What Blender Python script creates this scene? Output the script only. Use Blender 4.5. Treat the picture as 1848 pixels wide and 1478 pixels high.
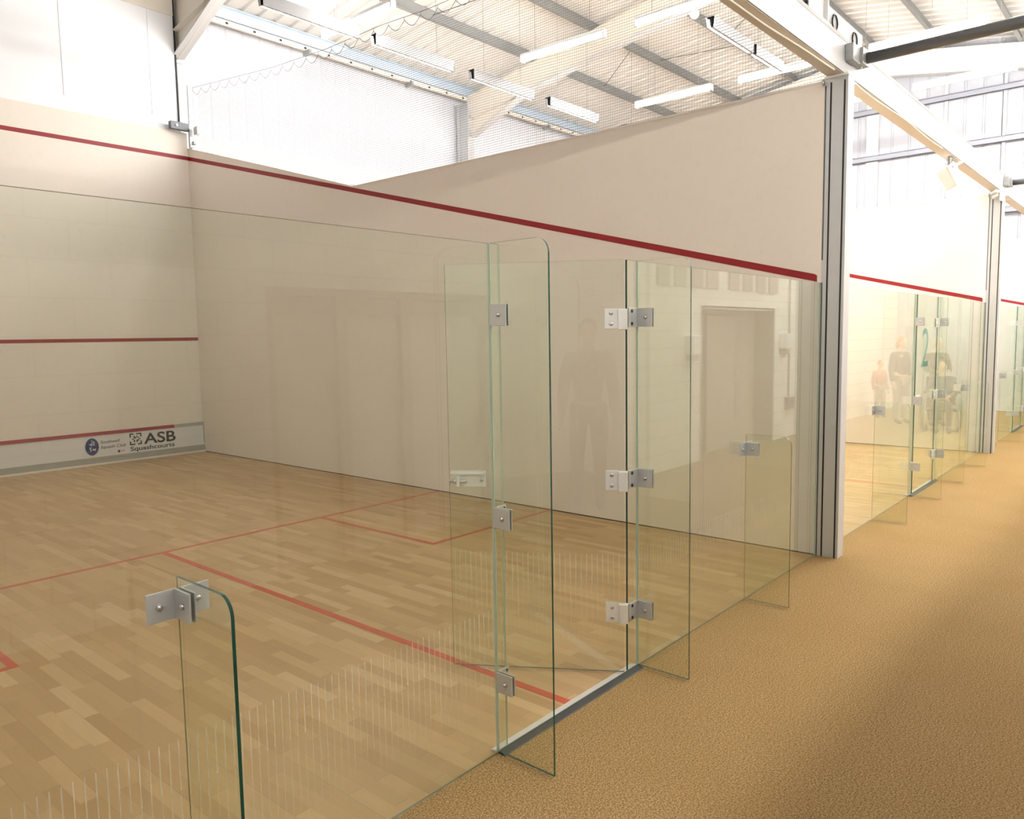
import bpy, bmesh, math, random
from mathutils import Vector, Matrix
R = random.Random(7)
S = bpy.context.scene
COL = S.collection
for o in list(bpy.data.objects): bpy.data.objects.remove(o)

# ------------------------------------------------------------------ camera
CAM = Vector((-6.0503, -2.0996, 1.7577)); YAW, PITCH, ROLL, FPX = .8564, -.0942, -.0165, 1388.88
cd = bpy.data.cameras.new('camera'); cam = bpy.data.objects.new('camera', cd); COL.objects.link(cam)
fw = Vector((math.sin(YAW)*math.cos(PITCH), math.cos(YAW)*math.cos(PITCH), math.sin(PITCH)))
rt = fw.cross(Vector((0, 0, 1))).normalized(); up = rt.cross(fw)
r2 = rt*math.cos(ROLL)+up*math.sin(ROLL); u2 = -rt*math.sin(ROLL)+up*math.cos(ROLL)
m = Matrix((r2, u2, -fw)).transposed().to_4x4(); m.translation = CAM
cam.matrix_world = m
cd.sensor_width = 36; cd.sensor_fit = 'HORIZONTAL'; cd.lens = FPX/1848*36; cd.clip_start = .02; cd.clip_end = 200
S.camera = cam
# ------------------------------------------------------------------ world, exposure
w = bpy.data.worlds.new('world'); S.world = w; w.use_nodes = True
w.node_tree.nodes['Background'].inputs[0].default_value = (.85, .92, 1, 1)
w.node_tree.nodes['Background'].inputs[1].default_value = 1.0
S.view_settings.view_transform = 'Standard'; S.view_settings.look = 'None'
S.view_settings.exposure = 1.17; S.view_settings.gamma = 1
LAMP = 84.0        # hall battens
TROUGH = 30.0      # wall-washing troughs
LOBBY = 75.0       # strip lights high on the lobby wall
ROOFLIGHT = 1.6    # daylight panels in the roof
cy = S.cycles
cy.max_bounces = 7; cy.diffuse_bounces = 4; cy.glossy_bounces = 4; cy.transmission_bounces = 4
cy.transparent_max_bounces = 40; cy.sample_clamp_indirect = 8; cy.use_denoising = True; cy.use_adaptive_sampling = True; cy.adaptive_threshold = .05
cy.caustics_reflective = False; cy.caustics_refractive = False

# ------------------------------------------------------------------ materials
def mat(name):
    mt = bpy.data.materials.new(name); mt.use_nodes = True
    nt = mt.node_tree; nt.nodes.clear()
    out = nt.nodes.new('ShaderNodeOutputMaterial')
    return mt, nt, out
def N(nt, t, **k):
    n = nt.nodes.new(t)
    for a, b in k.items(): setattr(n, a, b)
    return n
def L(nt, a, b): nt.links.new(a, b)
def MA(nt, op, a, b=None, c=None):
    n = N(nt, 'ShaderNodeMath', operation=op)
    for i, v in enumerate((a, b, c)):
        if v is None: continue
        if isinstance(v, (int, float)): n.inputs[i].default_value = v
        else: L(nt, v, n.inputs[i])
    return n.outputs[0]
def MIX(nt, f, a, b, blend='MIX'):
    n = N(nt, 'ShaderNodeMix', data_type='RGBA', blend_type=blend)
    for s, v in ((n.inputs[0], f), (n.inputs[6], a), (n.inputs[7], b)):
        if isinstance(v, (int, float)): s.default_value = v
        elif isinstance(v, tuple): s.default_value = (*v, 1)
        else: L(nt, v, s)
    return n.outputs[2]
def pbr(nt, out, col, rough=.5, metal=0., spec=.5):
    p = N(nt, 'ShaderNodeBsdfPrincipled')
    if isinstance(col, tuple): p.inputs['Base Color'].default_value = (*col, 1)
    else: L(nt, col, p.inputs['Base Color'])
    p.inputs['Roughness'].default_value = rough; p.inputs['Metallic'].default_value = metal
    p.inputs['Specular IOR Level'].default_value = spec
    L(nt, p.outputs[0], out.inputs[0]); return p
def noise(nt, vec, scale, detail=3, rough=.5):
    n = N(nt, 'ShaderNodeTexNoise'); n.inputs['Scale'].default_value = scale
    n.inputs['Detail'].default_value = detail; n.inputs['Roughness'].default_value = rough
    L(nt, vec, n.inputs['Vector']); return n.outputs['Fac']
def pos(nt): return N(nt, 'ShaderNodeNewGeometry').outputs['Position']
def step(nt, v, a, b):
    n = N(nt, 'ShaderNodeMapRange'); L(nt, v, n.inputs[0]); n.inputs[1].default_value = a; n.inputs[2].default_value = b
    return n.outputs[0]
def plain(name, col, rough=.5, metal=0., var=.06, scale=6.):
    """Procedural paint / metal: the colour with a slight mottle."""
    mt, nt, out = mat(name)
    f = noise(nt, pos(nt), scale)
    c = MIX(nt, f, tuple(x*(1-var) for x in col), tuple(min(1, x*(1+var)) for x in col))
    pbr(nt, out, c, rough, metal); return mt
def emit(name, col, s):
    mt, nt, out = mat(name); e = N(nt, 'ShaderNodeEmission'); e.inputs[0].default_value = (*col, 1); e.inputs[1].default_value = s
    L(nt, e.outputs[0], out.inputs[0]); return mt

def court_wall_mat():
    mt, nt, out = mat('court_plaster'); P = pos(nt)
    big = noise(nt, P, .9, 4, .6); fine = noise(nt, P, 14, 3, .6)
    c = MIX(nt, big, (.79, .715, .63), (.85, .785, .70))
    c = MIX(nt, MA(nt, 'MULTIPLY', step(nt, fine, .55, .75), .12), c, (.60, .53, .45))
    # rubber ball marks: small dark smudges, denser low down
    v = N(nt, 'ShaderNodeTexVoronoi', feature='F1'); v.inputs['Scale'].default_value = 5.5; L(nt, P, v.inputs['Vector'])
    dist = MA(nt, 'ADD', v.outputs['Distance'], MA(nt, 'MULTIPLY', noise(nt, P, 60, 2), .09))
    r = N(nt, 'ShaderNodeSeparateColor'); L(nt, v.outputs['Color'], r.inputs[0])
    on = MA(nt, 'GREATER_THAN', r.outputs[0], .72)
    mark = MA(nt, 'MULTIPLY', MA(nt, 'LESS_THAN', dist, .083), on)
    c = MIX(nt, MA(nt, 'MULTIPLY', mark, .38), c, (.28, .25, .21))
    p = pbr(nt, out, c, .55, 0, .3)
    b = N(nt, 'ShaderNodeBump'); b.inputs['Strength'].default_value = .08; b.inputs['Distance'].default_value = .01
    L(nt, fine, b.inputs['Height']); L(nt, b.outputs[0], p.inputs['Normal']); return mt
def maple_mat():
    mt, nt, out = mat('maple_strips'); P = pos(nt)
    s = N(nt, 'ShaderNodeSeparateXYZ'); L(nt, P, s.inputs[0])
    xr = MA(nt, 'DIVIDE', s.outputs[0], .069); row = MA(nt, 'FLOOR', xr)
    wn = N(nt, 'ShaderNodeTexWhiteNoise', noise_dimensions='1D'); L(nt, row, wn.inputs['W'])
    yr = MA(nt, 'ADD', MA(nt, 'DIVIDE', s.outputs[1], .47), MA(nt, 'MULTIPLY', wn.outputs['Value'], 7.3))
    colm = MA(nt, 'FLOOR', yr)
    cmb = N(nt, 'ShaderNodeCombineXYZ'); L(nt, row, cmb.inputs[0]); L(nt, colm, cmb.inputs[1])
    w2 = N(nt, 'ShaderNodeTexWhiteNoise', noise_dimensions='3D'); L(nt, cmb.outputs[0], w2.inputs['Vector'])
    ramp = N(nt, 'ShaderNodeValToRGB'); L(nt, w2.outputs['Value'], ramp.inputs[0])
    e = ramp.color_ramp.elements
    e[0].position = 0; e[0].color = (.43, .275, .13, 1); e[1].position = 1; e[1].color = (.59, .415, .235, 1)
    for p_, c_ in ((.22, (.47, .31, .155, 1)), (.55, (.50, .335, .170, 1)), (.86, (.55, .375, .20, 1))):
        q = e.new(p_); q.color = c_
    mp = N(nt, 'ShaderNodeMapping'); L(nt, P, mp.inputs[0]); mp.inputs['Scale'].default_value = (60, 4, 1)
    g = noise(nt, mp.outputs[0], 1, 4, .6)
    c = MIX(nt, MA(nt, 'MULTIPLY', step(nt, g, .4, .7), .16), ramp.outputs[0], (.38, .25, .12))
    c = MIX(nt, MA(nt, 'MULTIPLY', step(nt, noise(nt, P, 1.3, 4, .65), .5, .72), .22), c, (.44, .32, .17))
    # board joints every third strip, and strip ends
    fx = MA(nt, 'FRACT', MA(nt, 'DIVIDE', s.outputs[0], .207)); gap = MA(nt, 'LESS_THAN', fx, .010)
    fy = MA(nt, 'FRACT', yr); g2 = MA(nt, 'LESS_THAN', fy, .005)
    c = MIX(nt, MA(nt, 'MULTIPLY', MA(nt, 'MAXIMUM', gap, g2), .42), c, (.20, .12, .05))
    # small scuffs
    v = N(nt, 'ShaderNodeTexVoronoi'); v.inputs['Scale'].default_value = 4; L(nt, P, v.inputs['Vector'])
    d = MA(nt, 'ADD', v.outputs['Distance'], MA(nt, 'MULTIPLY', noise(nt, P, 80, 2), .07))
    c = MIX(nt, MA(nt, 'MULTIPLY', MA(nt, 'LESS_THAN', d, .052), .4), c, (.22, .13, .06))
    p = pbr(nt, out, c, .46, 0, .3); return mt
def carpet_mat():
    mt, nt, out = mat('ochre_carpet'); P = pos(nt)
    f = noise(nt, P, 140, 2, .7); g = noise(nt, P, 55, 3, .7); h = noise(nt, P, 1.4, 4, .6)
    c = MIX(nt, step(nt, f, .40, .60), (.18, .103, .038), (.45, .31, .145))
    c = MIX(nt, MA(nt, 'MULTIPLY', step(nt, g, .44, .62), .30), c, (.215, .128, .045))
    q = noise(nt, P, 130, 1, .5)
    c = MIX(nt, MA(nt, 'MULTIPLY', step(nt, q, .66, .74), .40), c, (.60, .46, .25))
    c = MIX(nt, MA(nt, 'MULTIPLY', step(nt, h, .42, .66), .25), c, (.25, .152, .052))
    s = N(nt, 'ShaderNodeSeparateXYZ'); L(nt, P, s.inputs[0])
    a = MA(nt, 'LESS_THAN', MA(nt, 'FRACT', MA(nt, 'DIVIDE', s.outputs[0], .5)), .006)
    b_ = MA(nt, 'LESS_THAN', MA(nt, 'FRACT', MA(nt, 'DIVIDE', s.outputs[1], .5)), .006)
    c = MIX(nt, MA(nt, 'MULTIPLY', MA(nt, 'MAXIMUM', a, b_), .18), c, (.20, .12, .04))
    p = pbr(nt, out, c, .95, 0, .1)
    b = N(nt, 'ShaderNodeBump'); b.inputs['Strength'].default_value = .05; b.inputs['Distance'].default_value = .003
    L(nt, f, b.inputs['Height']); L(nt, b.outputs[0], p.inputs['Normal']); return mt
def block_mat():
    mt, nt, out = mat('painted_blockwork'); P = pos(nt)
    s = N(nt, 'ShaderNodeSeparateXYZ'); L(nt, P, s.inputs[0])
    cb = N(nt, 'ShaderNodeCombineXYZ'); L(nt, s.outputs[0], cb.inputs[0]); L(nt, s.outputs[2], cb.inputs[1])
    br = N(nt, 'ShaderNodeTexBrick'); L(nt, cb.outputs[0], br.inputs['Vector'])
    br.inputs['Scale'].default_value = 1; br.inputs['Brick Width'].default_value = .45; br.inputs['Row Height'].default_value = .225
    br.inputs['Mortar Size'].default_value = .006; br.inputs['Color1'].default_value = (.86, .85, .81, 1); br.inputs['Color2'].default_value = (.83, .82, .78, 1)
    br.inputs['Mortar'].default_value = (.60, .58, .54, 1)
    p = pbr(nt, out, br.outputs[0], .5)
    b = N(nt, 'ShaderNodeBump'); b.inputs['Strength'].default_value = .3; b.inputs['Distance'].default_value = .01
    L(nt, br.outputs['Fac'], b.inputs['Height']); b.invert = True; L(nt, b.outputs[0], p.inputs['Normal']); return mt
def glass_mat(stripes=False, tint=(.962, .982, .952)):
    """Architectural glass: each face lets light through and mirrors by its Fresnel share."""
    mt, nt, out = mat('striped_glass' if stripes else 'clear_glass')
    geo = N(nt, 'ShaderNodeNewGeometry'); fr = N(nt, 'ShaderNodeFresnel')
    ior = MA(nt, 'ADD', MA(nt, 'MULTIPLY', geo.outputs['Backfacing'], 1/1.52-1.52), 1.52)
    L(nt, ior, fr.inputs['IOR'])
    tr = N(nt, 'ShaderNodeBsdfTransparent'); tr.inputs[0].default_value = (*tint, 1)
    gl = N(nt, 'ShaderNodeBsdfGlossy'); gl.inputs['Roughness'].default_value = 0; gl.inputs[0].default_value = (.97, 1, .98, 1)
    mx = N(nt, 'ShaderNodeMixShader'); L(nt, fr.outputs[0], mx.inputs[0]); L(nt, tr.outputs[0], mx.inputs[1]); L(nt, gl.outputs[0], mx.inputs[2])
    res = mx.outputs[0]
    if stripes:
        tc = N(nt, 'ShaderNodeTexCoord'); s = N(nt, 'ShaderNodeSeparateXYZ'); L(nt, tc.outputs['Object'], s.inputs[0])
        ln = MA(nt, 'LESS_THAN', MA(nt, 'FRACT', MA(nt, 'DIVIDE', MA(nt, 'ADD', s.outputs[0], 20), .0277)), .13)
        inz = MA(nt, 'MULTIPLY', MA(nt, 'LESS_THAN', s.outputs[2], .635), step(nt, s.outputs[2], .12, .62))
        a = MA(nt, 'MULTIPLY', MA(nt, 'MULTIPLY', ln, inz), .38)
        df = N(nt, 'ShaderNodeBsdfDiffuse'); df.inputs[0].default_value = (.88, .88, .80, 1)
        tl = N(nt, 'ShaderNodeBsdfTranslucent'); tl.inputs[0].default_value = (.88, .88, .80, 1)
        ad = N(nt, 'ShaderNodeMixShader'); ad.inputs[0].default_value = .5; L(nt, df.outputs[0], ad.inputs[1]); L(nt, tl.outputs[0], ad.inputs[2])
        m2 = N(nt, 'ShaderNodeMixShader'); L(nt, a, m2.inputs[0]); L(nt, res, m2.inputs[1]); L(nt, ad.outputs[0], m2.inputs[2])
        res = m2.outputs[0]
    L(nt, res, out.inputs[0]); return mt

M = {}
M['plaster'] = court_wall_mat(); M['maple'] = maple_mat(); M['carpet'] = carpet_mat(); M['block'] = block_mat()
M['glass'] = glass_mat(); M['glass_s'] = glass_mat(True)
M['edge'] = plain('green_glass_edge', (.007, .055, .040), .15, 0, .5, 9)
M['edge_olive'] = plain('olive_glass_edge', (.10, .11, .05), .3, 0, .2, 9)
M['edge_lit'] = plain('lit_glass_edge', (.55, .66, .56), .2, 0, .1, 9)  # light showing in the joint edges is put into this pale colour
M['white'] = plain('white_paint', (.84, .85, .87), .5, 0, .02, 2)
M['cream'] = plain('cream_paint', (.78, .72, .64), .5, 0, .03, 2)
M['troughgrey'] = plain('trough_housing', (.30, .30, .31), .4, 0, .03, 3)
M['steelwhite'] = plain('white_steel', (.58, .58, .59), .45, 0, .03, 3)
M['sheet'] = plain('roof_liner', (.70, .675, .64), .5, 0, .03, 1)
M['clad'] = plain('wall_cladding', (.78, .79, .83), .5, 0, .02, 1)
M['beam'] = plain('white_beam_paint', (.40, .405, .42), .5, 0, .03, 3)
M['trunk'] = plain('dull_zinc', (.14, .145, .15), .5, .3, .25, 25)
M['ramp'] = plain('threshold_rubber', (.035, .038, .036), .55, 0, .1, 9)
M['railgrey'] = plain('gable_rail_steel', (.26, .27, .32), .5, 0, .05, 3)
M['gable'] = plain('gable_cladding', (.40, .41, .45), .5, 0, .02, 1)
M['grey'] = plain('galvanised_steel', (.33, .34, .34), .45, .5, .15, 30)
M['dgrey'] = plain('dark_grey_steel', (.12, .125, .13), .4, .4, .1, 5)
M['alu'] = plain('anodised_aluminium', (.56, .57, .57), .38, .55, .05, 12)
M['alulite'] = plain('bright_aluminium', (.78, .78, .76), .35, .4, .05, 12)
M['steel'] = plain('brushed_steel', (.52, .52, .51), .3, .9, .08, 40)
M['black'] = plain('black_rubber', (.012, .012, .013), .6, 0, .1)
M['red'] = plain('red_line_paint', (.27, .005, .008), .5, 0, .08, 20)
M['redfloor'] = plain('red_floor_line', (.50, .085, .04), .4, 0, .15, 12)
M['tin'] = plain('tin_board', (.74, .73, .72), .5, 0, .03, 8)
M['tinrail'] = plain('tin_rail', (.40, .39, .34), .5, .3, .1, 8)
M['blue'] = plain('navy_print', (.012, .02, .13), .5)
M['ink'] = plain('black_print', (.012, .012, .015), .5)
M['inkgrey'] = plain('grey_print', (.10, .10, .12), .5)
M['printwhite'] = plain('white_print', (.85, .86, .9), .5)
M['redink'] = plain('red_print', (.25, .02, .03), .5)
M['gutter'] = plain('pale_blue_steel', (.56, .66, .76), .35, .2, .05, 3)
M['purlin'] = plain('purlin_steel', (.27, .275, .27), .5, .3, .1, 6)
M['net'] = plain('net_cord', (.20, .21, .22), .8)
M['teal'] = plain('teal_vinyl', (.13, .33, .30), .5)
M['doorpaint'] = plain('beige_door_paint', (.50, .44, .37), .45, 0, .03)
M['plaque'] = plain('grey_beige_panel', (.44, .38, .33), .5)
M['pane_grey'] = plain('window_film', (.55, .60, .66), .3)
M['lamp'] = emit('lit_tube', (1, .985, .95), LAMP)
M['trough'] = emit('trough_glow', (.95, .98, 1), TROUGH)
M['lobby'] = emit('lobby_tube', (1, .94, .86), LOBBY)
M['lamp_fill'] = emit('fill_tube', (1, .97, .92), LAMP*1.8)  # stronger emitter for the added corridor fill battens
M['sky'] = emit('rooflight_panel', (.9, .95, 1), ROOFLIGHT)
M['skin'] = plain('skin', (.62, .40, .30), .5)
M['darkcloth'] = plain('dark_cloth', (.035, .037, .045), .9)
M['greycloth'] = plain('grey_cloth', (.24, .23, .22), .9)
M['navycloth'] = plain('navy_cloth', (.04, .05, .09), .9)
M['hairred'] = plain('auburn_hair', (.40, .15, .06), .6)
M['hairgrey'] = plain('grey_hair', (.45, .44, .42), .6)
M['hairdark'] = plain('dark_hair', (.05, .035, .025), .6)
M['eye'] = plain('eye', (.04, .03, .03), .2)
M['lip'] = plain('lips', (.45, .18, .15), .5)

# ------------------------------------------------------------------ mesh helpers
class MB:
    def __init__(s): s.v = []; s.f = []; s.mi = []
    def add(s, vs, fs, mi=0):
        b = len(s.v); s.v += [tuple(v) for v in vs]
        s.f += [tuple(i+b for i in f) for f in fs]
        s.mi += (mi if isinstance(mi, list) else [mi]*len(fs)); return s
    def box(s, a, b, mi=0):
        x0, x1 = sorted((a[0], b[0])); y0, y1 = sorted((a[1], b[1])); z0, z1 = sorted((a[2], b[2]))
        vs = [(x0, y0, z0), (x1, y0, z0), (x1, y1, z0), (x0, y1, z0), (x0, y0, z1), (x1, y0, z1), (x1, y1, z1), (x0, y1, z1)]
        # faces: bottom, top, -y, +x, +y, -x
        return s.add(vs, [(0, 3, 2, 1), (4, 5, 6, 7), (0, 1, 5, 4), (1, 2, 6, 5), (2, 3, 7, 6), (3, 0, 4, 7)], mi)
    def prism(s, poly, axis, a, b, mi=0):
        """poly: 2D points in the two other axes (cyclic order), extruded from a to b along axis."""
        n = len(poly)
        def P(p, t): return {0: (t, p[0], p[1]), 1: (p[0], t, p[1]), 2: (p[0], p[1], t)}[axis]
        vs = [P(p, a) for p in poly]+[P(p, b) for p in poly]
        fs = [tuple(range(n))[::-1], tuple(range(n, 2*n))]+[(i, (i+1) % n, n+(i+1) % n, n+i) for i in range(n)]
        return s.add(vs, fs, mi)
    def tube(s, pts, r, n=6, mi=0, caps=True):
        pts = [Vector(p) for p in pts]; rings = []
        for i, p in enumerate(pts):
            d = (pts[min(i+1, len(pts)-1)]-pts[max(i-1, 0)]).normalized()
            a = d.cross(Vector((0, 0, 1)) if abs(d.z) < .9 else Vector((1, 0, 0))).normalized(); c = d.cross(a)
            rr = r[i] if isinstance(r, (list, tuple)) else r
            rings.append([p+(a*math.cos(2*math.pi*k/n)+c*math.sin(2*math.pi*k/n))*rr for k in range(n)])
        vs = [v for g in rings for v in g]; fs = []
        for i in range(len(pts)-1):
            for k in range(n): fs.append((i*n+k, i*n+(k+1) % n, (i+1)*n+(k+1) % n, (i+1)*n+k))
        if caps: fs += [tuple(range(n)), tuple(range((len(pts)-1)*n, len(pts)*n))[::-1]]
        return s.add(vs, fs, mi)
    def ball(s, c, r, nu=12, nv=8, mi=0):
        r = (r, r, r) if isinstance(r, (int, float)) else r
        vs = [(c[0], c[1], c[2]-r[2])]
        for j in range(1, nv):
            t = math.pi*j/nv-math.pi/2
            for k in range(nu):
                a = 2*math.pi*k/nu; vs.append((c[0]+r[0]*math.cos(t)*math.cos(a), c[1]+r[1]*math.cos(t)*math.sin(a), c[2]+r[2]*math.sin(t)))
        vs.append((c[0], c[1], c[2]+r[2])); fs = []
        for k in range(nu): fs.append((0, 1+(k+1) % nu, 1+k))
        for j in range(nv-2):
            for k in range(nu): fs.append((1+j*nu+k, 1+j*nu+(k+1) % nu, 1+(j+1)*nu+(k+1) % nu, 1+(j+1)*nu+k))
        l = len(vs)-1; b = 1+(nv-2)*nu
        for k in range(nu): fs.append((b+k, b+(k+1) % nu, l))
        return s.add(vs, fs, mi)
    def build(s, name, mats, parent=None, bevel=0, smooth=False, local=False):
        """World-space vertices (or the parent's space when local); the origin goes to the base centre."""
        me = bpy.data.meshes.new(name); o = bpy.data.objects.new(name, me); COL.objects.link(o)
        if parent is None:
            xs, ys, zs = zip(*s.v); off = Vector(((min(xs)+max(xs))/2, (min(ys)+max(ys))/2, min(zs))); o.location = off
        else:
            o.parent = parent; pp = parent; off = Vector((0, 0, 0))
            if not local:
                while pp is not None: off = off+pp.location; pp = pp.parent
        me.from_pydata([tuple(Vector(v)-off) for v in s.v], [], s.f); me.update()
        bm = bmesh.new(); bm.from_mesh(me); bmesh.ops.recalc_face_normals(bm, faces=bm.faces); bm.to_mesh(me); bm.free()
        for mt in (mats if isinstance(mats, (list, tuple)) else [mats]): me.materials.append(mt)
        for i, p in enumerate(me.polygons): p.material_index = s.mi[i]; p.use_smooth = smooth
        if bevel:
            b = o.modifiers.new('bevel', 'BEVEL'); b.width = bevel; b.segments = 2; b.limit_method = 'ANGLE'
        return o
def tag(o, label=None, cat=None, group=None, kind=None):
    if label: o['label'] = label
    if cat: o['category'] = cat
    if group: o['group'] = group
    if kind: o['kind'] = kind
    return o
def thing(name, label, cat, loc=(0, 0, 0), rz=0, group=None):
    o = bpy.data.objects.new(name, None); COL.objects.link(o); o.location = loc; o.rotation_euler = (0, 0, rz)
    o.empty_display_size = .1
    return tag(o, label, cat, group)
def struct(o, label, cat): return tag(o, label, cat, kind='structure')

W1 = 6.55                       # court pitch; walls are .15 thick
COURTS = {1: (-6.4, 0.0), 2: (.15, 6.55), 3: (6.70, 13.10)}
WHICH = {1: 'nearest court', 2: 'middle court', 3: 'farthest court'}
DEEP = 9.75; GH = 2.13; BEAMZ = 3.65; YL = -2.85

# ------------------------------------------------------------------ floors
for k, (x0, x1) in COURTS.items():
    fl = MB().box((x0-.075, .0, -.06), (x1+.075, DEEP+.12, 0)).build('floor', M['maple'])
    struct(fl, 'pale maple strip floor of the %s' % WHICH[k], 'floor')
    z0, z1 = .0004, .0012
    c = (x0+x1)/2
    MB().box((x0, 4.26, z0), (x1, 4.305, z1)).build('short_line', M['redfloor'], fl)
    MB().box((c-.025, .045, z0), (c+.025, 4.26, z1)).build('half_court_line', M['redfloor'], fl)
    for s, xe in ((1, x0), (-1, x1)):
        MB().box((xe+s*1.60, 2.635, z0), (xe+s*1.645, 4.26, z1)).box((xe, 2.635, z0), (xe+s*1.60, 2.68, z1)).build('service_box_line', M['redfloor'], fl)
cp = MB().box((-8.3, YL-.5, -.06), (13.3, .0, 0)).build('floor', M['carpet'])
struct(cp, 'ochre flecked carpet of the viewing corridor', 'floor')

# ------------------------------------------------------------------ court walls
def side_profile():
    return [(DEEP, 0), (DEEP, 4.745), (9.0, 4.54), (7.4, 4.10), (5.68, 3.615), (0.0, 3.605), (0, 0)]
def line_poly(sign=1):
    a = (2.44/9.72)
    return [(.03, 2.14), (DEEP, 4.578), (DEEP, 4.636), (.05, 2.20), (.03, 2.188)]
def side_wall(x0, x1, label, left=True, right=True):
    o = MB().prism(side_profile(), 0, x0, x1).build('wall_side', M['plaster'])
    struct(o, label, 'wall')
    if left: MB().prism(line_poly(), 0, x0-.003, x0+.002).build('out_line', M['red'], o)
    if right: MB().prism(line_poly(), 0, x1-.002, x1+.003).build('out_line', M['red'], o)
    # chipped pale capping along the top edge
    top = [(DEEP, 4.745), (9.0, 4.54), (7.4, 4.10), (5.68, 3.615), (0.0, 3.605)]
    mb = MB()
    for (ya, za), (yb, zb) in zip(top[:-1], top[1:]):
        mb.prism([(ya, za), (yb, zb), (yb, zb+.018), (ya, za+.018)], 0, x0-.004, x1+.004)
    mb.build('top_trim', M['cream'], o)
    # thin black strip along the foot
    MB().box((x0-.002, 0, 0.0), (x1+.002, DEEP, .009)).build('base_strip', M['black'], o)
    return o
side_wall(0, .15, 'cream side wall with red diagonal line between the nearest and middle courts')
side_wall(6.55, 6.70, 'cream side wall with red diagonal line between the middle and farthest courts')
side_wall(-6.55, -6.40, 'cream side wall on the left of the nearest court', left=False)
side_wall(13.10, 13.25, 'cream side wall on the far right of the farthest court', right=False)
for k, (x0, x1) in COURTS.items():
    o = MB().box((x0-(.15 if k == 1 else .075), DEEP, 0), (x1+(.0 if k == 1 else .075), DEEP+.10, 4.99)).build('wall_front', M['plaster'])
    struct(o, 'cream front wall with two red lines of the %s' % WHICH[k], 'wall')
    MB().box((x0, DEEP-.003, 4.578), (x1, DEEP+.002, 4.636)).build('out_line', M['red'], o)
    MB().box((x0, DEEP-.003, 1.78), (x1, DEEP+.002, 1.83)).build('service_line', M['red'], o)

# ------------------------------------------------------------------ tins
def txt(s, h, x, z, y, m, parent, name, width=None, bold=.0, italic=0.):
    cu = bpy.data.curves.new(name, 'FONT'); cu.body = s; cu.size = 1; cu.extrude = .0; cu.offset = bold; cu.shear = italic
    t = bpy.data.objects.new(name, cu); COL.objects.link(t)
    bpy.context.view_layer.update(); dg = bpy.context.evaluated_depsgraph_get()
    me = bpy.data.meshes.new_from_object(t.evaluated_get(dg)); bpy.data.objects.remove(t)
    xs = [v.co.x for v in me.vertices]; ys = [v.co.y for v in me.vertices]
    capy = .73 if not any(ch in s for ch in 'qgpy') else .73
    sy = h/capy; sx = (width/(max(xs)-min(xs))) if width else sy
    mx = min(xs); off = Vector((0, 0, 0)); pp = parent
    while pp is not None: off = off+pp.location; pp = pp.parent
    for v in me.vertices:
        v.co = Vector((x+(v.co.x-mx)*sx, y, z+v.co.y*sy))-off
    me.materials.append(m); o = bpy.data.objects.new(name, me); COL.objects.link(o); o.parent = parent
    sol = o.modifiers.new('thickness', 'SOLIDIFY'); sol.thickness = .0012
    return o
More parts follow.
